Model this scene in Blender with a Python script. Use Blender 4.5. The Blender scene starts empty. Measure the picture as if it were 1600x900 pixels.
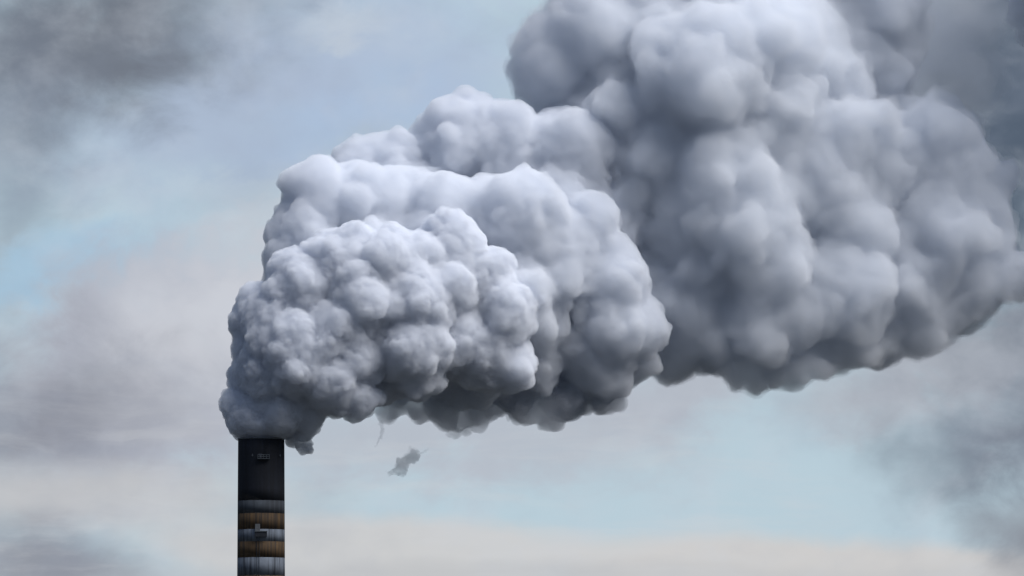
import bpy, bmesh, math, random
import numpy as np
from mathutils import Vector, Matrix
from math import radians as R

C = bpy.context.scene.collection
SC = bpy.context.scene

# ------------------------------------------------------------------ camera
DIST = 2000.0                       # metres from the camera to the chimney
CAM_Z = 20.0
MID_Z = 136.0                       # height looked at, above the chimney's foot
PXM = 9.0                           # photograph pixels (1600 wide) per metre at the chimney
F_PX = DIST * PXM                   # focal length in photograph pixels (horizontal distances)
PITCH = math.atan2(MID_Z - CAM_Z, DIST)
cam = bpy.data.cameras.new('camera')
cam_o = bpy.data.objects.new('camera', cam)
C.objects.link(cam_o)
cam_o.location = (0, -DIST, CAM_Z)
cam_o.rotation_euler = (R(90) + PITCH, 0, 0)
cam.sensor_width = 36
cam.lens = 36.0 * (F_PX / math.cos(PITCH)) / 1600.0
cam.clip_start = 1.0
cam.clip_end = 60000.0
SC.camera = cam_o

# ------------------------------------------------------------------ render settings
SC.render.engine = 'CYCLES'
cy = SC.cycles
cy.use_denoising = True
cy.max_bounces = 18
cy.volume_bounces = 15
cy.diffuse_bounces = 4
cy.transparent_max_bounces = 48
cy.sample_clamp_indirect = 4
SC.view_settings.view_transform = 'Standard'
SC.view_settings.look = 'None'
SC.view_settings.gamma = 1
SC.view_settings.use_curve_mapping = False
SC.view_settings.exposure = 0.0

# ------------------------------------------------------------------ sun, seen through cloud
SUN_EL, SUN_AZ = 56.0, 108.0        # azimuth clockwise from the view direction (+Y): to the right and behind the camera
SUN_STRENGTH = 4.1
SKY_STRENGTH = 0.125
sun = bpy.data.lights.new('sun', 'SUN')
sun.energy = SUN_STRENGTH
sun.angle = R(50)
sun.color = (1.0, 0.98, 0.965)
sun_o = bpy.data.objects.new('sun', sun)
C.objects.link(sun_o)
sd = Vector((math.sin(R(SUN_AZ)) * math.cos(R(SUN_EL)), math.cos(R(SUN_AZ)) * math.cos(R(SUN_EL)), math.sin(R(SUN_EL))))
sun_o.rotation_euler = (-sd).to_track_quat('-Z', 'Y').to_euler()
sun_o.location = (300, -300, 400)


# ------------------------------------------------------------------ node helpers
class NT:
    def __init__(self, tree):
        self.t = tree
        self.n = tree.nodes
        self.l = tree.links

    def new(self, kind, **kw):
        nd = self.n.new(kind)
        for k, v in kw.items():
            setattr(nd, k, v)
        return nd

    def put(self, sock, v):
        if hasattr(v, 'is_output'):
            self.l.new(v, sock)
        else:
            sock.default_value = v

    def m(self, op, a, b=None, c=None, clamp=False):
        nd = self.new('ShaderNodeMath', operation=op, use_clamp=clamp)
        self.put(nd.inputs[0], a)
        if b is not None:
            self.put(nd.inputs[1], b)
        if c is not None:
            self.put(nd.inputs[2], c)
        return nd.outputs[0]

    def mix(self, f, a, b):
        nd = self.new('ShaderNodeMix', data_type='RGBA')
        self.put(nd.inputs[0], f)
        self.put(nd.inputs[6], a)
        self.put(nd.inputs[7], b)
        return nd.outputs[2]

    def step(self, v, lo, hi):
        nd = self.new('ShaderNodeMapRange', interpolation_type='SMOOTHSTEP')
        self.put(nd.inputs[0], v)
        nd.inputs[1].default_value = lo
        nd.inputs[2].default_value = hi
        return nd.outputs[0]

    def noise(self, vec, scale, detail=5, rough=0.55, dist=0.0, w=None):
        nd = self.new('ShaderNodeTexNoise')
        if w is not None:
            nd.noise_dimensions = '4D'
            nd.inputs['W'].default_value = w
        self.put(nd.inputs['Vector'], vec)
        nd.inputs['Scale'].default_value = scale
        nd.inputs['Detail'].default_value = detail
        nd.inputs['Roughness'].default_value = rough
        nd.inputs['Distortion'].default_value = dist
        return nd.outputs[0]


def srgb(r, g, b):
    f = lambda c: (c / 255 / 12.92) if c / 255 <= 0.04045 else ((c / 255 + 0.055) / 1.055) ** 2.4
    return (f(r), f(g), f(b), 1.0)


# ------------------------------------------------------------------ sky: Nishita plus banks of cloud at fixed bearings
world = bpy.data.worlds.new('World')
SC.world = world
world.use_nodes = True
world.cycles.sampling_method = 'NONE'
W = NT(world.node_tree)
W.n.clear()
sky = W.new('ShaderNodeTexSky', sky_type='NISHITA', sun_disc=False)
sky.sun_elevation = R(SUN_EL)
sky.sun_rotation = R(SUN_AZ)
sky.altitude = 0
sky.air_density = 1.0
sky.dust_density = 0.6
sky.ozone_density = 2.0
tc = W.new('ShaderNodeTexCoord')
sep = W.new('ShaderNodeSeparateXYZ')
W.l.new(tc.outputs['Generated'], sep.inputs[0])
dx, dy, dz = sep.outputs
# bearing and elevation of the direction, in degrees
az = W.m('MULTIPLY', W.m('ARCTAN2', dx, dy), 180 / math.pi)
el = W.m('MULTIPLY', W.m('ARCSINE', dz), 180 / math.pi)
PPD = F_PX * math.pi / 180          # photograph pixels per degree
EL0 = math.degrees(PITCH)
comb = W.new('ShaderNodeCombineXYZ')
W.put(comb.inputs[0], az)
W.put(comb.inputs[1], W.m('MULTIPLY', el, 1.35))
ang = comb.outputs[0]
n_big = W.noise(ang, 0.9, 6, 0.55, 0.3)
n_mid = W.noise(ang, 2.4, 6, 0.58, 0.4, w=3.1)
n_fine = W.noise(ang, 3.6, 4, 0.5, 0.3, w=7.7)
n_str = W.noise(ang, 1.6, 5, 0.55, 0.2, w=5.2)
azw = W.m('ADD', az, W.m('MULTIPLY', W.m('SUBTRACT', n_big, 0.5), 1.1))
elw = W.m('ADD', el, W.m('MULTIPLY', W.m('SUBTRACT', n_mid, 0.5), 0.75))

elc = W.m('ADD', el, W.m('MULTIPLY', W.m('SUBTRACT', n_big, 0.5), 0.22))


def bank(px, py, sx, sy, rot=0.0, lo=0.15, hi=0.9, rag=0.35, calm=False):
    """A soft bank of cloud: an ellipse on the sky (bearing, elevation, half sizes in degrees) with a ragged edge."""
    ca, ce = (px - 800) / PPD, EL0 + (450 - py) / PPD
    sa, se = sx / PPD, sy / PPD
    u = W.m('SUBTRACT', azw, ca)
    v = W.m('SUBTRACT', elc if calm else elw, ce)
    c_, s_ = math.cos(R(rot)), math.sin(R(rot))
    a = W.m('ADD', W.m('MULTIPLY', u, c_ / sa), W.m('MULTIPLY', v, s_ / sa))
    b = W.m('ADD', W.m('MULTIPLY', u, -s_ / se), W.m('MULTIPLY', v, c_ / se))
    d = W.m('SQRT', W.m('ADD', W.m('MULTIPLY', a, a), W.m('MULTIPLY', b, b)))
    d = W.m('ADD', W.m('SUBTRACT', 1.3, d), W.m('MULTIPLY', W.m('SUBTRACT', n_fine, 0.5), rag * 1.1))
    return W.step(d, lo, hi)


CL = 1.0 / SKY_STRENGTH             # cloud radiances below are given at final brightness


def cc(r, g, b):
    c = srgb(r, g, b)
    return (c[0] * CL, c[1] * CL, c[2] * CL, 1)


col = sky.outputs[0]
# thin pale veil over the whole sky
blue = W.mix(W.m('MULTIPLY', W.step(el, 12.0, 5.0), 0.9), col, cc(182, 204, 218))
col = blue


def lay(col, mask, amount, rgb):
    return W.mix(W.m('MULTIPLY', mask, amount), col, cc(*rgb))


# broken grey cloud over the rest of the sky
rest = W.noise(tc.outputs['Generated'], 3.0, 6, 0.55, 0.3, w=1.4)
col = W.mix(W.m('MULTIPLY', W.m('MULTIPLY', W.step(rest, 0.42, 0.7), 0.6), W.step(el, 8.0, 16.0)), col, cc(170, 178, 190))
# unseen dark horizon band, added outside the camera's gap to darken the smoke's underside
absaz = W.m('ABSOLUTE', az)
dark = W.m('MULTIPLY', W.step(absaz, 6.0, 25.0), W.step(el, 48.0, 24.0))
col = W.mix(W.m('MULTIPLY', dark, 0.9), col, cc(48, 55, 68))
BANKS = [
    # px, py, half width, half height, tilt, amount, colour, lo, hi, rag
    (420, 180, 470, 150, 5, 0.75, (168, 181, 206), 0.0, 1.1, 0.5),
    (520, 60, 330, 110, 0, 0.6, (176, 191, 216), 0.0, 1.0, 0.5),
    (120, 60, 400, 150, 12, 0.95, (108, 114, 126), 0.0, 1.15, 0.45),
    (20, 230, 130, 260, 0, 0.55, (120, 130, 146), 0.0, 1.2, 0.6),
    (540, 50, 70, 40, 0, 0.45, (206, 214, 222), 0.0, 1.2, 0.5),
    (110, 425, 230, 70, 12, 0.8, (163, 195, 219), 0.0, 1.1, 0.4),
    (560, 190, 200, 60, 20, 0.6, (172, 194, 222), 0.0, 1.2, 0.4),
    (250, 570, 330, 205, 25, 0.97, (178, 182, 194), 0.15, 0.7, 0.4),
    (350, 490, 190, 140, 25, 0.9, (204, 207, 215), 0.0, 1.0, 0.4),
    (20, 650, 360, 150, 8, 0.85, (132, 135, 146), 0.0, 1.3, 0.45),
    (150, 775, 420, 66, 0, 0.9, (194, 195, 198), 0.1, 1.0, 0.3),
    (330, 300, 120, 30, 0, 0.4, (190, 203, 216), 0.0, 1.0, 0.4),
    (400, 345, 100, 25, 0, 0.5, (198, 206, 216), 0.0, 1.0, 0.4),
    (600, 862, 420, 62, -2, 1.0, (204, 205, 206), 0.1, 0.7, 0.15),
    (1280, 905, 420, 70, -3, 0.95, (207, 205, 204), 0.1, 0.6, 0.15),
    (800, 905, 900, 32, 0, 0.7, (190, 192, 195), 0.0, 1.0, 0.2),
    (50, 880, 190, 70, -8, 0.9, (140, 142, 152), 0.0, 1.1, 0.5),
    (700, 690, 420, 90, 0, 0.75, (180, 183, 194), 0.0, 1.1, 0.4),
    (1040, 610, 200, 80, 8, 0.85, (178, 182, 193), 0.0, 1.0, 0.5),
    (1500, 560, 260, 90, 18, 0.9, (172, 176, 186), 0.0, 1.0, 0.5),
    (1575, 680, 200, 130, 22, 0.95, (112, 120, 134), 0.0, 1.4, 0.35),
    (1610, 610, 110, 130, 0, 0.7, (122, 129, 143), 0.0, 1.3, 0.35),
    (1590, 850, 110, 70, 0, 0.9, (134, 138, 148), 0.0, 1.2, 0.4),
    (1560, 150, 330, 420, 0, 1.0, (84, 97, 114), 0.0, 1.0, 0.4),
    (1330, 40, 220, 130, 0, 0.9, (138, 150, 172), 0.0, 1.1, 0.4),
]
# mottling: thin pale and thin grey cloud all through the gap
n_p = W.noise(ang, 2.6, 6, 0.55, 0.15, w=9.3)
n_d = W.noise(ang, 1.7, 6, 0.55, 0.15, w=12.1)
MOTTLE = W.m('MULTIPLY', W.step(n_p, 0.42, 0.75), 0.28)
MOTTLE_D = W.m('MULTIPLY', W.step(n_d, 0.44, 0.75), 0.22)
for (px, py, sx, sy, rot, amt, rgb, lo, hi, rag) in BANKS:
    col = lay(col, bank(px, py, sx, sy, rot, lo, hi, rag, py > 760), amt, rgb)
col = W.mix(MOTTLE, col, cc(200, 207, 217))
col = W.mix(MOTTLE_D, col, cc(146, 156, 174))
# fine streaks of thin cloud low in the gap
comb2 = W.new('ShaderNodeCombineXYZ')
W.put(comb2.inputs[0], W.m('MULTIPLY', az, 0.55))
W.put(comb2.inputs[1], W.m('MULTIPLY', elc, 4.0))
n_s = W.noise(comb2.outputs[0], 1.9, 7, 0.6, 0.2, w=15.5)
col = W.mix(W.m('MULTIPLY', W.m('MULTIPLY', W.step(n_s, 0.45, 0.7), W.m('MULTIPLY', W.step(el, 3.1, 2.4), W.step(az, 1.9, 1.3))), 0.28), col, cc(208, 210, 213))
bg = W.new('ShaderNodeBackground')
W.put(bg.inputs[0], col)
bg.inputs[1].default_value = SKY_STRENGTH
wo = W.new('ShaderNodeOutputWorld')
W.l.new(bg.outputs[0], wo.inputs['Surface'])


# ------------------------------------------------------------------ materials
def mat(name):
    m = bpy.data.materials.new(name)
    m.use_nodes = True
    t = NT(m.node_tree)
    t.n.clear()
    out = t.new('ShaderNodeOutputMaterial')
    return m, t, out


def smoke_mat(name, density, skin, albedo=(0.950, 0.965, 0.993), absorb=None):
    m, t, out = mat(name)
    dif = t.new('ShaderNodeBsdfDiffuse')
    dif.inputs[0].default_value = (0.70, 0.76, 0.86, 1)
    tr = t.new('ShaderNodeBsdfTransparent')
    mx = t.new('ShaderNodeMixShader')
    mx.inputs[0].default_value = skin
    t.l.new(tr.outputs[0], mx.inputs[1])
    t.l.new(dif.outputs[0], mx.inputs[2])
    t.l.new(mx.outputs[0], out.inputs['Surface'])
    if density:
        v = t.new('ShaderNodeVolumePrincipled')
        v.inputs['Color'].default_value = (*albedo, 1)
        v.inputs['Density'].default_value = density
        v.inputs['Anisotropy'].default_value = 0.0
        t.l.new(v.outputs[0], out.inputs['Volume'])
    return m


def concrete_mat(name, rgb, streak_rgb, streak=0.7, fine=1.0, seed=0.0, rough=0.85):
    """Painted or bare concrete with rain streaks running down it."""
    m, t, out = mat(name)
    g = t.new('ShaderNodeNewGeometry')
    s = t.new('ShaderNodeSeparateXYZ')
    t.l.new(g.outputs['Position'], s.inputs[0])
    x = t.m('ADD', s.outputs[0], 43.4)
    a = t.m('ARCTAN2', x, t.m('MULTIPLY', s.outputs[1], -1))
    cb = t.new('ShaderNodeCombineXYZ')
    t.put(cb.inputs[0], t.m('MULTIPLY', a, 4.2))
    t.put(cb.inputs[2], t.m('MULTIPLY', s.outputs[2], 0.035))
    n1 = t.noise(cb.outputs[0], 1.9 * fine, 5, 0.65, 0.0, w=seed)
    n2 = t.noise(cb.outputs[0], 0.55, 3, 0.5, 0.0, w=seed + 4)
    st = t.step(t.m('ADD', n1, t.m('MULTIPLY', t.m('SUBTRACT', n2, 0.5), 0.8)), 0.42, 0.62)
    n3 = t.noise(g.outputs['Position'], 0.7, 8, 0.65, 0.0)
    c = t.mix(t.m('MULTIPLY', st, streak), (*rgb, 1), (*streak_rgb, 1))
    c = t.mix(t.m('MULTIPLY', t.step(n3, 0.35, 0.75), 0.45), c, (*[q * 0.45 for q in rgb], 1))
    p = t.new('ShaderNodeBsdfPrincipled')
    t.put(p.inputs['Base Color'], c)
    p.inputs['Roughness'].default_value = rough
    bp = t.new('ShaderNodeBump')
    bp.inputs['Strength'].default_value = 0.35
    bp.inputs['Distance'].default_value = 0.05
    t.put(bp.inputs['Height'], n3)
    t.l.new(bp.outputs[0], p.inputs['Normal'])
    t.l.new(p.outputs[0], out.inputs['Surface'])
    return m


def plain_mat(name, rgb, rough=0.6, metal=0.0, scale=3.0, var=0.35):
    m, t, out = mat(name)
    g = t.new('ShaderNodeNewGeometry')
    n = t.noise(g.outputs['Position'], scale, 6, 0.6)
    c = t.mix(t.m('MULTIPLY', t.step(n, 0.35, 0.7), 1.0), (*rgb, 1), (*[q * (1 - var) for q in rgb], 1))
    p = t.new('ShaderNodeBsdfPrincipled')
    t.put(p.inputs['Base Color'], c)
    p.inputs['Roughness'].default_value = rough
    p.inputs['Metallic'].default_value = metal
    t.l.new(p.outputs[0], out.inputs['Surface'])
    return m


def tag(o, label=None, cat=None, group=None, kind=None):
    if label: o['label'] = label
    if cat: o['category'] = cat
    if group: o['group'] = group
    if kind: o['kind'] = kind
    return o


def obj(name, mesh, material, parent=None):
    o = bpy.data.objects.new(name, mesh)
    C.objects.link(o)
    if material is not None:
        mesh.materials.append(material)
    o.parent = parent
    return o


def bm_mesh(name, bm, smooth=False):
    me = bpy.data.meshes.new(name)
    bmesh.ops.recalc_face_normals(bm, faces=bm.faces)
    bm.to_mesh(me)
    bm.free()
    if smooth:
        me.polygons.foreach_set('use_smooth', [True] * len(me.polygons))
    return me


def box(bm, lo, hi, rz=0.0, pivot=(0, 0, 0)):
    vs = bmesh.ops.create_cube(bm, size=1.0)['verts']
    for v in vs:
        v.co = Vector([lo[i] + (v.co[i] + 0.5) * (hi[i] - lo[i]) for i in range(3)])
    if rz:
        bmesh.ops.rotate(bm, verts=vs, cent=pivot, matrix=Matrix.Rotation(rz, 3, 'Z'))


def tube(bm, a, b, r, seg=8):
    a, b = Vector(a), Vector(b)
    d = b - a
    q = d.to_track_quat('Z', 'Y').to_matrix()
    rings = []
    for p in (a, b):
        rings.append([bm.verts.new(p + q @ Vector((r * math.cos(k * 2 * math.pi / seg), r * math.sin(k * 2 * math.pi / seg), 0))) for k in range(seg)])
    for k in range(seg):
        bm.faces.new((rings[0][k], rings[0][(k + 1) % seg], rings[1][(k + 1) % seg], rings[1][k]))
    bm.faces.new(rings[0][::-1])
    bm.faces.new(rings[1])


def px(x, y):
    """Photograph position to metres in the chimney's plane."""
    return ((x - 800) / PXM, MID_Z + (450 - y) / PXM)


# ------------------------------------------------------------------ ground
bm = bmesh.new()
bmesh.ops.create_grid(bm, x_segments=40, y_segments=40, size=20000)
ground = obj('ground', bm_mesh('ground', bm), plain_mat('ground', (0.028, 0.031, 0.030), 0.95, 0, 0.01, 0.5))
tag(ground, kind='structure')

# ------------------------------------------------------------------ chimney
CX = px(408.5, 0)[0]                # axis
CH_TOP = px(0, 687)[1]
R_TOP = 36.2 / PXM
TAPER = (37.3 - 36.2) / PXM / (213 / PXM)


def rad(z):
    return R_TOP + (CH_TOP - z) * TAPER


def ring_section(z0, z1, grow=0.0, seg=96, inner=0.45, cap_top=True):
    """A tube section of the tapering shaft, with thickness."""
    bm = bmesh.new()
    n = max(1, int((z1 - z0) / 2.0))
    out = []
    for i in range(n + 1):
        z = z0 + (z1 - z0) * i / n
        out.append([bm.verts.new(((rad(z) + grow) * math.cos(k * 2 * math.pi / seg), (rad(z) + grow) * math.sin(k * 2 * math.pi / seg), z)) for k in range(seg)])
    inn = []
    for z in (z1, z0):
        inn.append([bm.verts.new(((rad(z) - inner) * math.cos(k * 2 * math.pi / seg), (rad(z) - inner) * math.sin(k * 2 * math.pi / seg), z)) for k in range(seg)])
    loops = out + inn + [out[0]]
    for a, b in zip(loops[:-1], loops[1:]):
        for k in range(seg):
            bm.faces.new((a[k], a[(k + 1) % seg], b[(k + 1) % seg], b[k]))
    return bm_mesh('section', bm, True)


M_dark = concrete_mat('sooty_dark_paint', (0.014, 0.018, 0.028), (0.008, 0.009, 0.013), 0.6, 1.0, 2.0)
M_white = concrete_mat('weathered_white_paint', (0.19, 0.22, 0.265), (0.04, 0.048, 0.062), 0.92, 1.3, 0.0)
M_grey = concrete_mat('grey_dirty_white_paint', (0.075, 0.088, 0.105), (0.03, 0.034, 0.042), 0.75, 0.8, 6.0)
M_orange = concrete_mat('rusty_orange_paint', (0.13, 0.075, 0.03), (0.02, 0.018, 0.018), 0.85, 1.0, 8.0)
M_steel = plain_mat('galvanised_steel', (0.16, 0.18, 0.20), 0.6, 0.3)
M_darksteel = plain_mat('dark_steel', (0.03, 0.035, 0.045), 0.7, 0.2)
M_panel = plain_mat('pale_grey_panel', (0.17, 0.18, 0.19), 0.6, 0)

chimney = bpy.data.objects.new('chimney', None)
C.objects.link(chimney)
chimney.location = (CX, 0, 0)
tag(chimney, 'tall tapering industrial chimney, black on top with orange and white bands below', 'chimney')
zs = [687, 783, 803, 828, 847, 872, 900, 925, 950, 975, 1000]
mats = [('dark_section', M_dark), ('grey_band', M_grey), ('orange_band', M_orange), ('white_band', M_white), ('orange_band', M_orange), ('white_band', M_white),
        ('orange_band', M_orange), ('white_band', M_white), ('orange_band', M_orange), ('white_band', M_white)]
for (y0, y1, (nm, m)) in zip(zs[:-1], zs[1:], mats):
    obj(nm, ring_section(px(0, y1)[1], px(0, y0)[1]), m, chimney)
obj('concrete_shaft', ring_section(0.0, px(0, zs[-1])[1]), M_grey, chimney)
rim = obj('rim', ring_section(CH_TOP, CH_TOP + 0.22, grow=0.05), M_steel, chimney)


def front(x):
    """y of the shaft's face towards the camera at offset x."""
    return -math.sqrt(max(0.01, (R_TOP + 0.1) ** 2 - x * x))


# maintenance platforms bolted to the shaft: rails, deck, cabinet
def platform(name, xs, z_deck, w, h, deck_t, ladder_to, rail_mat, deck_mat):
    bm = bmesh.new()
    y1 = front(abs(xs) + w / 2) + 0.3
    y0 = y1 - 1.1
    box(bm, (xs - w / 2, y0, z_deck - deck_t), (xs + w / 2, y1, z_deck))
    p = obj(name, bm_mesh(name, bm), deck_mat, chimney)
    bm = bmesh.new()
    for k in range(5):
        xx = xs - w / 2 + 0.05 + (w - 0.1) * k / 4
        tube(bm, (xx, y0 + 0.05, z_deck), (xx, y0 + 0.05, z_deck + h), 0.045)
    for hh in (h * 0.5, h):
        tube(bm, (xs - w / 2, y0 + 0.05, z_deck + hh), (xs + w / 2, y0 + 0.05, z_deck + hh), 0.045)
        for s in (-1, 1):
            tube(bm, (xs + s * (w / 2 - 0.05), y0 + 0.05, z_deck + hh), (xs + s * (w / 2 - 0.05), y1, z_deck + hh), 0.04)
    obj('railing', bm_mesh('railing', bm), rail_mat, p)
    return p, y0, y1


zu = px(0, 718)[1]
plat, y0, y1 = platform('platform', (413 - 408.5) / PXM, zu, 2.1, 0.62, 0.10, None, M_steel, M_steel)
bm = bmesh.new()
box(bm, (-0.35, y0 + 0.25, zu), (0.2, y1 - 0.1, zu + 0.82))
obj('cabinet', bm_mesh('cabinet', bm), plain_mat('blue_grey_cabinet', (0.07, 0.08, 0.10), 0.6), plat)
bm = bmesh.new()
for s in (-0.17, 0.17):
    tube(bm, (0.92 + s, front(0.9) - 0.12, zu), (0.92 + s, front(0.9) - 0.12, CH_TOP + 0.1), 0.03)
z = zu + 0.3
while z < CH_TOP:
    tube(bm, (0.75, front(0.9) - 0.12, z), (1.09, front(0.9) - 0.12, z), 0.018, 6)
    z += 0.3
obj('ladder', bm_mesh('ladder', bm), M_darksteel, chimney)
for sgn, xo in ((-1, -1.42), (1, 3.35)):
    bm = bmesh.new()
    zz = px(0, 713)[1]
    yy = front(xo)
    tube(bm, (xo, yy + 0.05, zz), (xo, yy - 0.35, zz), 0.05)
    tube(bm, (xo - 0.16, yy - 0.35, zz), (xo + 0.16, yy - 0.35, zz), 0.05)
    tube(bm, (xo, yy - 0.35, zz - 0.2), (xo, yy - 0.35, zz + 0.25), 0.05)
    obj('warning_lamp', bm_mesh('warning_lamp', bm), M_steel, chimney)

zl = px(0, 840)[1]
bm = bmesh.new()
xc = (409 - 408.5) / PXM
yb = front(1.0) + 0.3
box(bm, (xc - 1.05, yb - 0.9, zl), (xc + 1.05, yb, zl + 0.85))
pl2 = obj('platform', bm_mesh('platform', bm), M_darksteel, chimney)
bm = bmesh.new()
box(bm, (xc - 1.12, yb - 1.0, zl + 0.853), (xc + 1.12, yb, zl + 0.99))
obj('edge_beam', bm_mesh('edge_beam', bm), M_steel, pl2)
bm = bmesh.new()
box(bm, (-0.95, yb - 0.85, zl + 0.993), (-0.1, yb - 0.1, zl + 2.2))
obj('cabinet', bm_mesh('cabinet', bm), M_panel, pl2)
bm = bmesh.new()
for s in (-0.2, 0.2):
    tube(bm, (-0.45 + s, front(0.5) - 0.1, 8.0), (-0.45 + s, front(0.5) - 0.1, zl + 0.5), 0.04)
obj('cable_run', bm_mesh('cable_run', bm), M_darksteel, chimney)

# ------------------------------------------------------------------ smoke
rng = np.random.default_rng(7)

# billows: photograph x, y, radius and depth behind the chimney's plane, all in photograph pixels (9 = 1 m)
NEAR = [
    # column at the mouth
    (409, 672, 33, 0), (396, 645, 48, 0), (430, 640, 53, -5), (421, 572, 62, 0), (403, 500, 46, 12), (397, 590, 42, 10), (402, 465, 28, 14),
    (470, 638, 44, -5), (464, 670, 18, 4), (482, 662, 20, 6), (436, 520, 66, -8),
    # first fold
    (470, 560, 72, -32), (520, 600, 54, -36), (556, 620, 38, -30), (520, 520, 60, -30), (558, 560, 46, -34), (478, 462, 66, -6),
    # second fold
    (540, 424, 70, 6), (605, 422, 70, 14), (560, 480, 80, -5), (640, 470, 78, 6), (662, 402, 46, 20), (692, 450, 50, 12), (640, 540, 66, -6), (652, 585, 44, 6),
    (600, 590, 44, 40),
    # third fold
    (708, 390, 56, 48), (758, 445, 58, 58), (786, 490, 62, 55), (752, 545, 62, 58), (792, 562, 50, 66), (755, 596, 40, 135), (705, 520, 70, 55), (700, 585, 44, 135),
    # fourth fold
    (838, 515, 58, 140), (842, 572, 44, 153), (816, 470, 80, 131), (872, 425, 64, 153), (800, 595, 42, 185),
    # second rank, behind and above
    (472, 372, 60, 145), (455, 420, 50, 125), (500, 312, 66, 170), (560, 322, 72, 180), (620, 330, 66, 190), (590, 420, 88, 150), (680, 430, 90, 145),
    (718, 345, 76, 160), (800, 338, 86, 157), (862, 390, 70, 163), (952, 430, 72, 185), (925, 360, 56, 185), (964, 515, 74, 187),
    (925, 555, 66, 200), (896, 600, 44, 255), (1000, 530, 45, 195), (985, 565, 48, 250), (940, 600, 40, 265),
    # third rank
    (585, 268, 50, 265), (545, 256, 36, 260), (622, 246, 44, 270), (722, 224, 78, 290), (706, 180, 44, 295), (790, 242, 78, 285), (880, 252, 86, 280),
    (850, 340, 98, 260), (660, 310, 70, 265), (950, 350, 60, 270), (900, 450, 100, 260), (760, 440, 110, 245),
]
FAR = [
    # great far billows
    (872, 68, 58, 350), (862, 118, 52, 350), (930, 60, 96, 370), (960, 190, 106, 350), (1100, 118, 110, 275), (1015, 300, 112, 320), (1130, 330, 134, 295),
    (1196, 395, 82, 265), (1100, 450, 116, 315), (1190, 480, 88, 300), (1285, 262, 124, 370), (1325, 335, 86, 360), (1300, 450, 110, 355),
    (1235, 520, 78, 345), (1340, 510, 74, 390), (1440, 232, 100, 430), (1478, 360, 104, 435), (1420, 448, 98, 425), (1500, 432, 82, 445),
    (1045, 450, 104, 315), (1540, 420, 54, 460), (1530, 300, 44, 470), (1120, 530, 50, 350),
    # what drifts on beyond the frame
    (1215, 210, 90, 330), (1180, 60, 100, 340), (1040, 190, 90, 330), (1380, 250, 70, 380), (1290, 150, 80, 400),
    (1030, 60, 120, 420), (1000, -80, 130, 450), (1180, -70, 120, 450), (900, -30, 66, 420), (1262, 60, 120, 490), (1340, 110, 90, 510), (1350, 10, 110, 550), (1290, -70, 110, 520), (1760, 330, 130, 510), (1900, 300, 190, 530),
    (1720, -60, 150, 530), (1800, 160, 140, 530),
    (1780, -200, 190, 400), (1140, 545, 42, 300), (1200, 560, 42, 305), (1270, 560, 44, 320), (1340, 545, 42, 350), (1415, 515, 44, 380), (1490, 485, 44, 400), (1080, 520, 46, 295), (1100, 545, 34, 300), (1170, 560, 36, 300), (1235, 565, 40, 310), (1300, 555, 36, 330),  # first billow: unseen, added above the frame to shade the far cloud
    (1380, 530, 40, 370), (1450, 505, 40, 390), (1525, 470, 40, 410), (1050, 530, 34, 280), (1590, 440, 44, 430),
]
VEIL = [
    (1430, 60, 130, 590), (1390, -30, 150, 570), (1350, 60, 120, 540), (1480, -20, 110, 620),
]
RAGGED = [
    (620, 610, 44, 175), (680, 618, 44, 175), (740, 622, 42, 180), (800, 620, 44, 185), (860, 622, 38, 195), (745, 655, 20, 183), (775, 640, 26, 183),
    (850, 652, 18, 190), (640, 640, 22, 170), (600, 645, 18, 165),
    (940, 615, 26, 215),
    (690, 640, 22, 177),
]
LIP = [(455, 690, 11, 2), (470, 694, 9, 0), (482, 700, 6, 2), (462, 684, 12, -4), (478, 688, 8, 4)]


def to_world(p):
    """px list -> metres (true distances at the billow's own depth)."""
    x, y, r, d = p
    yy = d / PXM
    k = (DIST + yy) / DIST
    X, Z = px(x, y)
    return np.array([X * k, yy, CAM_Z + (Z - CAM_Z) * k]), r / PXM * k


MOUTH = np.array([CX, 0.0, CH_TOP])


def fib(n):
    i = np.arange(n) + 0.5
    ph = np.arccos(1 - 2 * i / n)
    th = np.pi * (1 + 5 ** 0.5) * i
    return np.stack([np.cos(th) * np.sin(ph), np.sin(th) * np.sin(ph), np.cos(ph)], 1)


def grow(billows, n_kids, lo, hi, n_grand):
    """Billows on billows: each sphere carries smaller ones of very unequal size, and they carry theirs."""
    out = []

    def sprout(c, r, n, lo, hi, level):
        dirs = fib(n) + rng.normal(0, 0.35, (n, 3))
        dirs /= np.linalg.norm(dirs, axis=1)[:, None]
        for d in dirs:
            rr = r * (lo + (hi - lo) * rng.random() ** 2.2)
            c2 = c + d * (r * 0.99 - rr * rng.uniform(0.55, 1.0))
            if c2[2] - rr < CH_TOP - 0.6 and abs(c2[0] - CX) < R_TOP + 1.2:
                continue
            out.append((c2, rr))
            if level and rr > 1.4:
                sprout(c2, rr, level, 0.22, 0.5, 0)

    for b in billows:
        c, r = to_world(b)
        out.append((c, r * 0.95))
        deep = b[3] > 90 and b[0] < 1000
        sprout(c, r, n_kids * 2 // 3 if deep else n_kids, lo, hi, n_grand // 2 if deep else n_grand)
    return out


def ico(sub):
    bm = bmesh.new()
    bmesh.ops.create_icosphere(bm, subdivisions=sub, radius=1.0)
    v = np.array([q.co[:] for q in bm.verts])
    f = np.array([[q.index for q in fc.verts] for fc in bm.faces])
    bm.free()
    return v, f


def blob_mesh(blobs, name):
    vs, fs, off = [], [], 0
    icos = {k: ico(k) for k in (2, 3, 4)}
    for c, r in blobs:
        v, f = icos[4 if r > 6 else 3 if r > 2 else 2]
        vs.append(v * r + c)
        fs.append(f + off)
        off += len(v)
    return mesh_np(name, np.concatenate(vs), np.concatenate(fs))


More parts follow.
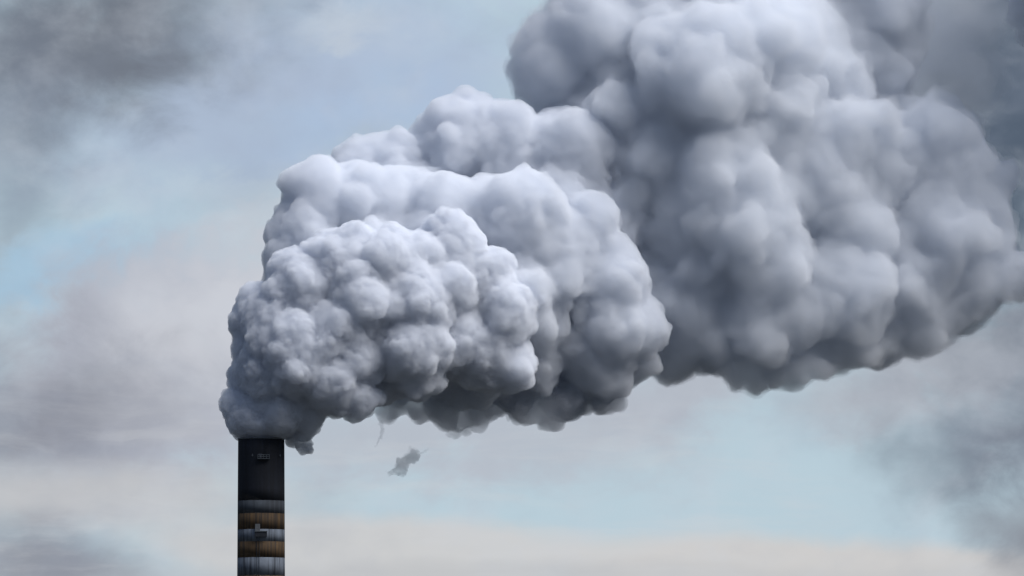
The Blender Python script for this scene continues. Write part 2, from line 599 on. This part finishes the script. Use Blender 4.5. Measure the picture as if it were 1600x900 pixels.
def mesh_np(name, v, f):
    me = bpy.data.meshes.new(name)
    k = f.shape[1]
    me.vertices.add(len(v))
    me.vertices.foreach_set('co', v.astype(np.float32).ravel())
    me.loops.add(f.size)
    me.loops.foreach_set('vertex_index', f.astype(np.int32).ravel())
    me.polygons.add(len(f))
    me.polygons.foreach_set('loop_start', np.arange(0, f.size, k, dtype=np.int32))
    me.update(calc_edges=True)
    return me


def remesh(me, voxel, smooth=0):
    o = bpy.data.objects.new('temporary', me)
    C.objects.link(o)
    md = o.modifiers.new('r', 'REMESH')
    md.mode = 'VOXEL'
    md.voxel_size = voxel
    md.use_smooth_shade = True
    if smooth:
        sm = o.modifiers.new('s', 'SMOOTH')
        sm.factor = 0.5
        sm.iterations = smooth
    dg = bpy.context.evaluated_depsgraph_get()
    out = bpy.data.meshes.new_from_object(o.evaluated_get(dg))
    bpy.data.objects.remove(o)
    bpy.data.meshes.remove(me)
    return out


def hash3(ix, iy, iz, k):
    h = (ix.astype(np.uint32) * np.uint32(73856093)) ^ (iy.astype(np.uint32) * np.uint32(19349663)) ^ (iz.astype(np.uint32) * np.uint32(83492791)) ^ np.uint32((k * 2654435761) & 0xFFFFFFFF)
    h ^= h >> np.uint32(15); h *= np.uint32(2246822519)
    h ^= h >> np.uint32(13); h *= np.uint32(3266489917)
    h ^= h >> np.uint32(16)
    return h


def worley(p, seed):
    """Distance to the nearest feature point, and that point's own random number."""
    res = np.empty(len(p)); idv = np.empty(len(p))
    for s in range(0, len(p), 200000):
        q = p[s:s + 200000]
        b = np.floor(q).astype(np.int64)
        best = np.full(len(q), 9.0); bid = np.zeros(len(q))
        for i in (-1, 0, 1):
            for j in (-1, 0, 1):
                for k in (-1, 0, 1):
                    cx, cy_, cz = b[:, 0] + i, b[:, 1] + j, b[:, 2] + k
                    h = hash3(cx, cy_, cz, seed)
                    fx = cx + (h & np.uint32(1023)) / 1023.0
                    fy = cy_ + ((h >> np.uint32(10)) & np.uint32(1023)) / 1023.0
                    fz = cz + ((h >> np.uint32(20)) & np.uint32(1023)) / 1023.0
                    d = (q[:, 0] - fx) ** 2 + (q[:, 1] - fy) ** 2 + (q[:, 2] - fz) ** 2
                    m = d < best
                    best[m] = d[m]
                    bid[m] = (h[m] & np.uint32(4095)) / 4095.0
        res[s:s + 200000] = np.sqrt(best)
        idv[s:s + 200000] = bid
    return res, idv


def vnoise(p, seed):
    """Smooth value noise in -1..1."""
    b = np.floor(p).astype(np.int64)
    f = p - b
    f = f * f * f * (f * (f * 6 - 15) + 10)
    out = np.zeros(len(p))
    for i in (0, 1):
        for j in (0, 1):
            for k in (0, 1):
                h = (hash3(b[:, 0] + i, b[:, 1] + j, b[:, 2] + k, seed) & np.uint32(65535)) / 32767.5 - 1
                out += h * np.where(i, f[:, 0], 1 - f[:, 0]) * np.where(j, f[:, 1], 1 - f[:, 1]) * np.where(k, f[:, 2], 1 - f[:, 2])
    return out


def coords(me):
    a = np.empty(len(me.vertices) * 3, np.float32)
    me.vertices.foreach_get('co', a)
    return a.reshape(-1, 3).astype(np.float64)


def normals(me):
    a = np.empty(len(me.vertices) * 3, np.float32)
    me.vertex_normals.foreach_get('vector', a)
    return a.reshape(-1, 3).astype(np.float64)


def set_coords(me, v):
    me.vertices.foreach_set('co', v.astype(np.float32).ravel())
    me.update()


def billow_size(v):
    """Local puff size in metres: small over the mouth, growing downwind."""
    t = np.linalg.norm((v - MOUTH) * np.array([1.0, 0.0, 0.75]), axis=1) + 3.2 * np.clip(v[:, 1] - 2.0, 0, 100)
    return np.clip(1.5 + 0.085 * t, 1.5, 13.0)


def fbm_warp(v, size, seed, turns=3):
    out = np.zeros_like(v)
    for k in range(turns):
        q = v / (size / 1.9 ** k)
        q = q @ np.array([[0.8, -0.6, 0], [0.48, 0.64, -0.6], [0.36, 0.48, 0.8]]) if k % 2 else q
        out += np.stack([vnoise(q + 17.7 * a, seed + k * 5 + a) for a in range(3)], 1) / 1.9 ** k
    return out


def churn(me, size, amount):
    """Pull the round billows out of shape, as turbulence does."""
    v = coords(me)
    L = billow_size(v)
    calm = np.clip((v[:, 2] - (CH_TOP + 0.3)) / 3.0, 0, 1)
    near = np.hypot(v[:, 0] - CX, v[:, 1]) < R_TOP + 2
    w = np.where(near, calm, 1.0) * np.clip(L / size * 1.2, 0, 1)
    set_coords(me, v + fbm_warp(v, size, 60) * (amount * w)[:, None])
    return me


ROT = np.array([[0.8, -0.6, 0], [0.48, 0.64, -0.6], [0.36, 0.48, 0.8]])


def cauliflower(me, octaves):
    for k, (size, amp) in enumerate(octaves):
        v = coords(me); n = normals(me)
        L = billow_size(v)
        r = v @ np.linalg.matrix_power(ROT, k + 1)
        warp = np.stack([vnoise(r / (size * 1.4) + 11.3 * a, 40 + k * 3 + a) for a in range(3)], 1)
        d, idv = worley(r / size + warp * 0.45, 11 + k)
        h1 = np.sqrt(np.clip(1.0 - (d / 0.95) ** 2, 0, 1)) * (0.4 + 0.9 * idv) - 0.5
        h2 = np.abs(vnoise(r / (size * 0.8) + warp * 0.5, 90 + k)) * 1.7 - 0.5
        some = np.clip(0.75 + 0.9 * vnoise(r / (size * 3.5) + 5.0, 130 + k), 0.12, 1.5)
        q = size / L
        w = np.where(q > 1.0, np.clip(1 - (q - 1.0) / 0.9, 0, 1), np.clip(q, 0.0, 1) ** 0.5) * some
        calm = np.clip((v[:, 2] - (CH_TOP + 0.3)) / 1.0, 0, 1)
        near = (np.hypot(v[:, 0] - CX, v[:, 1]) < R_TOP + 2)
        w = np.where(near, w * calm, w)
        set_coords(me, v + n * ((0.8 * h1 + 0.4 * h2) * amp * size * w)[:, None])
    return me


def make_smoke(name, billows, voxel, kids, octaves, churns, material, parent=None, smooth=0, fringe=None):
    me = remesh(blob_mesh(grow(billows, *kids), name), voxel * 1.3, smooth)
    for c in churns:
        churn(me, *c)
    cauliflower(me, octaves[:2])
    me = remesh(me, voxel)
    cauliflower(me, octaves[2:])
    me = remesh(me, voxel)
    me.name = name
    me.polygons.foreach_set('use_smooth', [True] * len(me.polygons))
    print('SMOKE faces', name, len(me.polygons))
    o = obj(name, me, material, parent)
    if fringe:
        me2 = me.copy()
        me2.materials.clear()
        me2 = remesh(me2, voxel * 1.9)
        v = coords(me2); n = normals(me2)
        size, reach, dens = fringe
        rough = fbm_warp(v, size, 200, 4)
        out = np.clip(0.45 + 0.75 * rough[:, 0], 0.06, 1.6) * reach
        low = (np.hypot(v[:, 0] - CX, v[:, 1]) < R_TOP + 1.5) & (v[:, 2] < CH_TOP + 1.5)
        out = np.where(low, 0.02, out)
        set_coords(me2, v + n * out[:, None] + rough[:, [1, 2, 0]] * (np.where(low, 0, 0.35 * reach))[:, None])
        me2.polygons.foreach_set('use_smooth', [True] * len(me2.polygons))
        obj('soft_fringe', me2, smoke_mat('fringe_smoke', dens, 0.0, (0.948, 0.967, 0.991)), parent or o)
    return o


FRONT = [q for q in NEAR if q[3] < 84]
MIDDLE = [q for q in NEAR if q[3] >= 84]
smoke = make_smoke('smoke', FRONT, 0.165, (22, 0.16, 0.6, 10), [(5.5, 0.12), (3.0, 0.22), (1.7, 0.40), (1.0, 0.56), (0.6, 0.66)],
                   [(9.0, 1.0), (3.5, 0.5)], smoke_mat('smoke', 1.25, 0.045))
make_smoke('rising_cloud', MIDDLE, 0.22, (24, 0.16, 0.6, 9), [(7.0, 0.10), (4.2, 0.18), (2.4, 0.28), (1.4, 0.42), (0.8, 0.55)],
           [(12.0, 1.6), (4.5, 0.8)], smoke_mat('rising_smoke', 0.7, 0.03, (0.946, 0.963, 0.992)), smoke, 2)
tag(smoke, 'huge billowing grey white smoke plume drifting to the right from the chimney mouth', 'smoke', kind='stuff')
make_smoke('spreading_cloud', FAR, 0.27, (24, 0.2, 0.6, 11), [(8.0, 0.10), (4.6, 0.16), (2.7, 0.20), (1.6, 0.38), (0.95, 0.64)],
           [(16.0, 2.6), (6.0, 1.3)], smoke_mat('spread_smoke', 0.30, 0.02, (0.940, 0.959, 0.990)), smoke, 14, (2.6, 0.9, 0.12))
make_smoke('thin_veil', VEIL, 0.45, (24, 0.15, 0.5, 6), [(11.0, 0.5), (6.0, 0.5), (3.2, 0.4)],
           [(16.0, 5.0), (6.0, 2.5)], smoke_mat('thin_smoke', 0.03, 0.0, (0.94, 0.955, 0.975)), smoke)
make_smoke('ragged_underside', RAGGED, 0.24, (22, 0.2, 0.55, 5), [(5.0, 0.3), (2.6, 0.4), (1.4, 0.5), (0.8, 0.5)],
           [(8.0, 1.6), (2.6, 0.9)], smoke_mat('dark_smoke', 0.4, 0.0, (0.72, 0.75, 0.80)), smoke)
make_smoke('ragged_shred', LIP, 0.12, (16, 0.2, 0.6, 4), [(1.6, 0.4), (0.8, 0.4), (0.5, 0.4)],
           [(2.0, 0.5), (0.9, 0.3)], smoke_mat('lip_smoke', 1.4, 0.05, (0.86, 0.875, 0.9)), smoke)

# shreds torn off below the plume: strings of small puffs pulled about by the wind
M_wisp = smoke_mat('wisp_smoke', 0.42, 0.0, (0.66, 0.70, 0.75))


def largest_piece(me):
    bm = bmesh.new()
    bm.from_mesh(me)
    todo, best = set(bm.verts), []
    while todo:
        stack, seen = [todo.pop()], []
        while stack:
            q = stack.pop()
            seen.append(q)
            for e in q.link_edges:
                w = e.other_vert(q)
                if w in todo:
                    todo.discard(w)
                    stack.append(w)
        if len(seen) > len(best):
            best = seen
    keep = set(best)
    bmesh.ops.delete(bm, geom=[q for q in bm.verts if q not in keep], context='VERTS')
    bm.to_mesh(me)
    bm.free()


def wisp(label, strands, depth, blur):
    bl = []
    for pts, r0, r1 in strands:
        n = max(2, int(sum(math.dist(p, q) for p, q in zip(pts[:-1], pts[1:])) / 1.4))
        for i in range(n + 1):
            t = i / n * (len(pts) - 1)
            k = min(int(t), len(pts) - 2)
            f = t - k
            j = 0.25 * (r0 + r1) / 2
            x = pts[k][0] + (pts[k + 1][0] - pts[k][0]) * f + rng.normal(0, j)
            y = pts[k][1] + (pts[k + 1][1] - pts[k][1]) * f + rng.normal(0, j)
            r = (r0 + (r1 - r0) * i / n) * rng.uniform(0.6, 1.15)
            c, rr = to_world((x, y, r, depth + rng.normal(0, j)))
            bl.append((c, rr))
    me = remesh(blob_mesh(bl, 'smoke_wisp'), 0.11)
    for size, am in ((2.4, 0.5 * blur), (0.9, 0.26 * blur), (0.45, 0.12 * blur)):
        v = coords(me)
        set_coords(me, v + fbm_warp(v, size, 70) * am)
    me = remesh(me, 0.09)
    largest_piece(me)
    me.polygons.foreach_set('use_smooth', [True] * len(me.polygons))
    o = obj('smoke_wisp', me, M_wisp)
    tag(o, label, 'smoke wisp', 'torn shreds of smoke below the plume')


wisp('larger torn grey shred of smoke floating alone below the plume', [([(606, 741), (616, 735), (624, 730)], 1.5, 5), ([(616, 735), (628, 727), (648, 716)], 9, 11), ([(622, 718), (634, 716), (648, 718)], 6, 6),
      ([(650, 714), (655, 702)], 6, 4), ([(660, 712), (666, 705), (671, 698)], 3, 2), ([(609, 722), (608, 712)], 3, 1.2), ([(632, 707), (642, 703)], 2.5, 2)], 60, 1.2)
wisp('faint soft tuft of smoke just under the plume edge', [([(704, 682), (716, 676), (730, 678)], 5, 7)], 110, 0.9)
wisp('thin upright dark streak of smoke trailing from the plume underside', [([(587, 698), (592, 688), (597, 676), (595, 660)], 1.6, 4.0)], 50, 0.7)
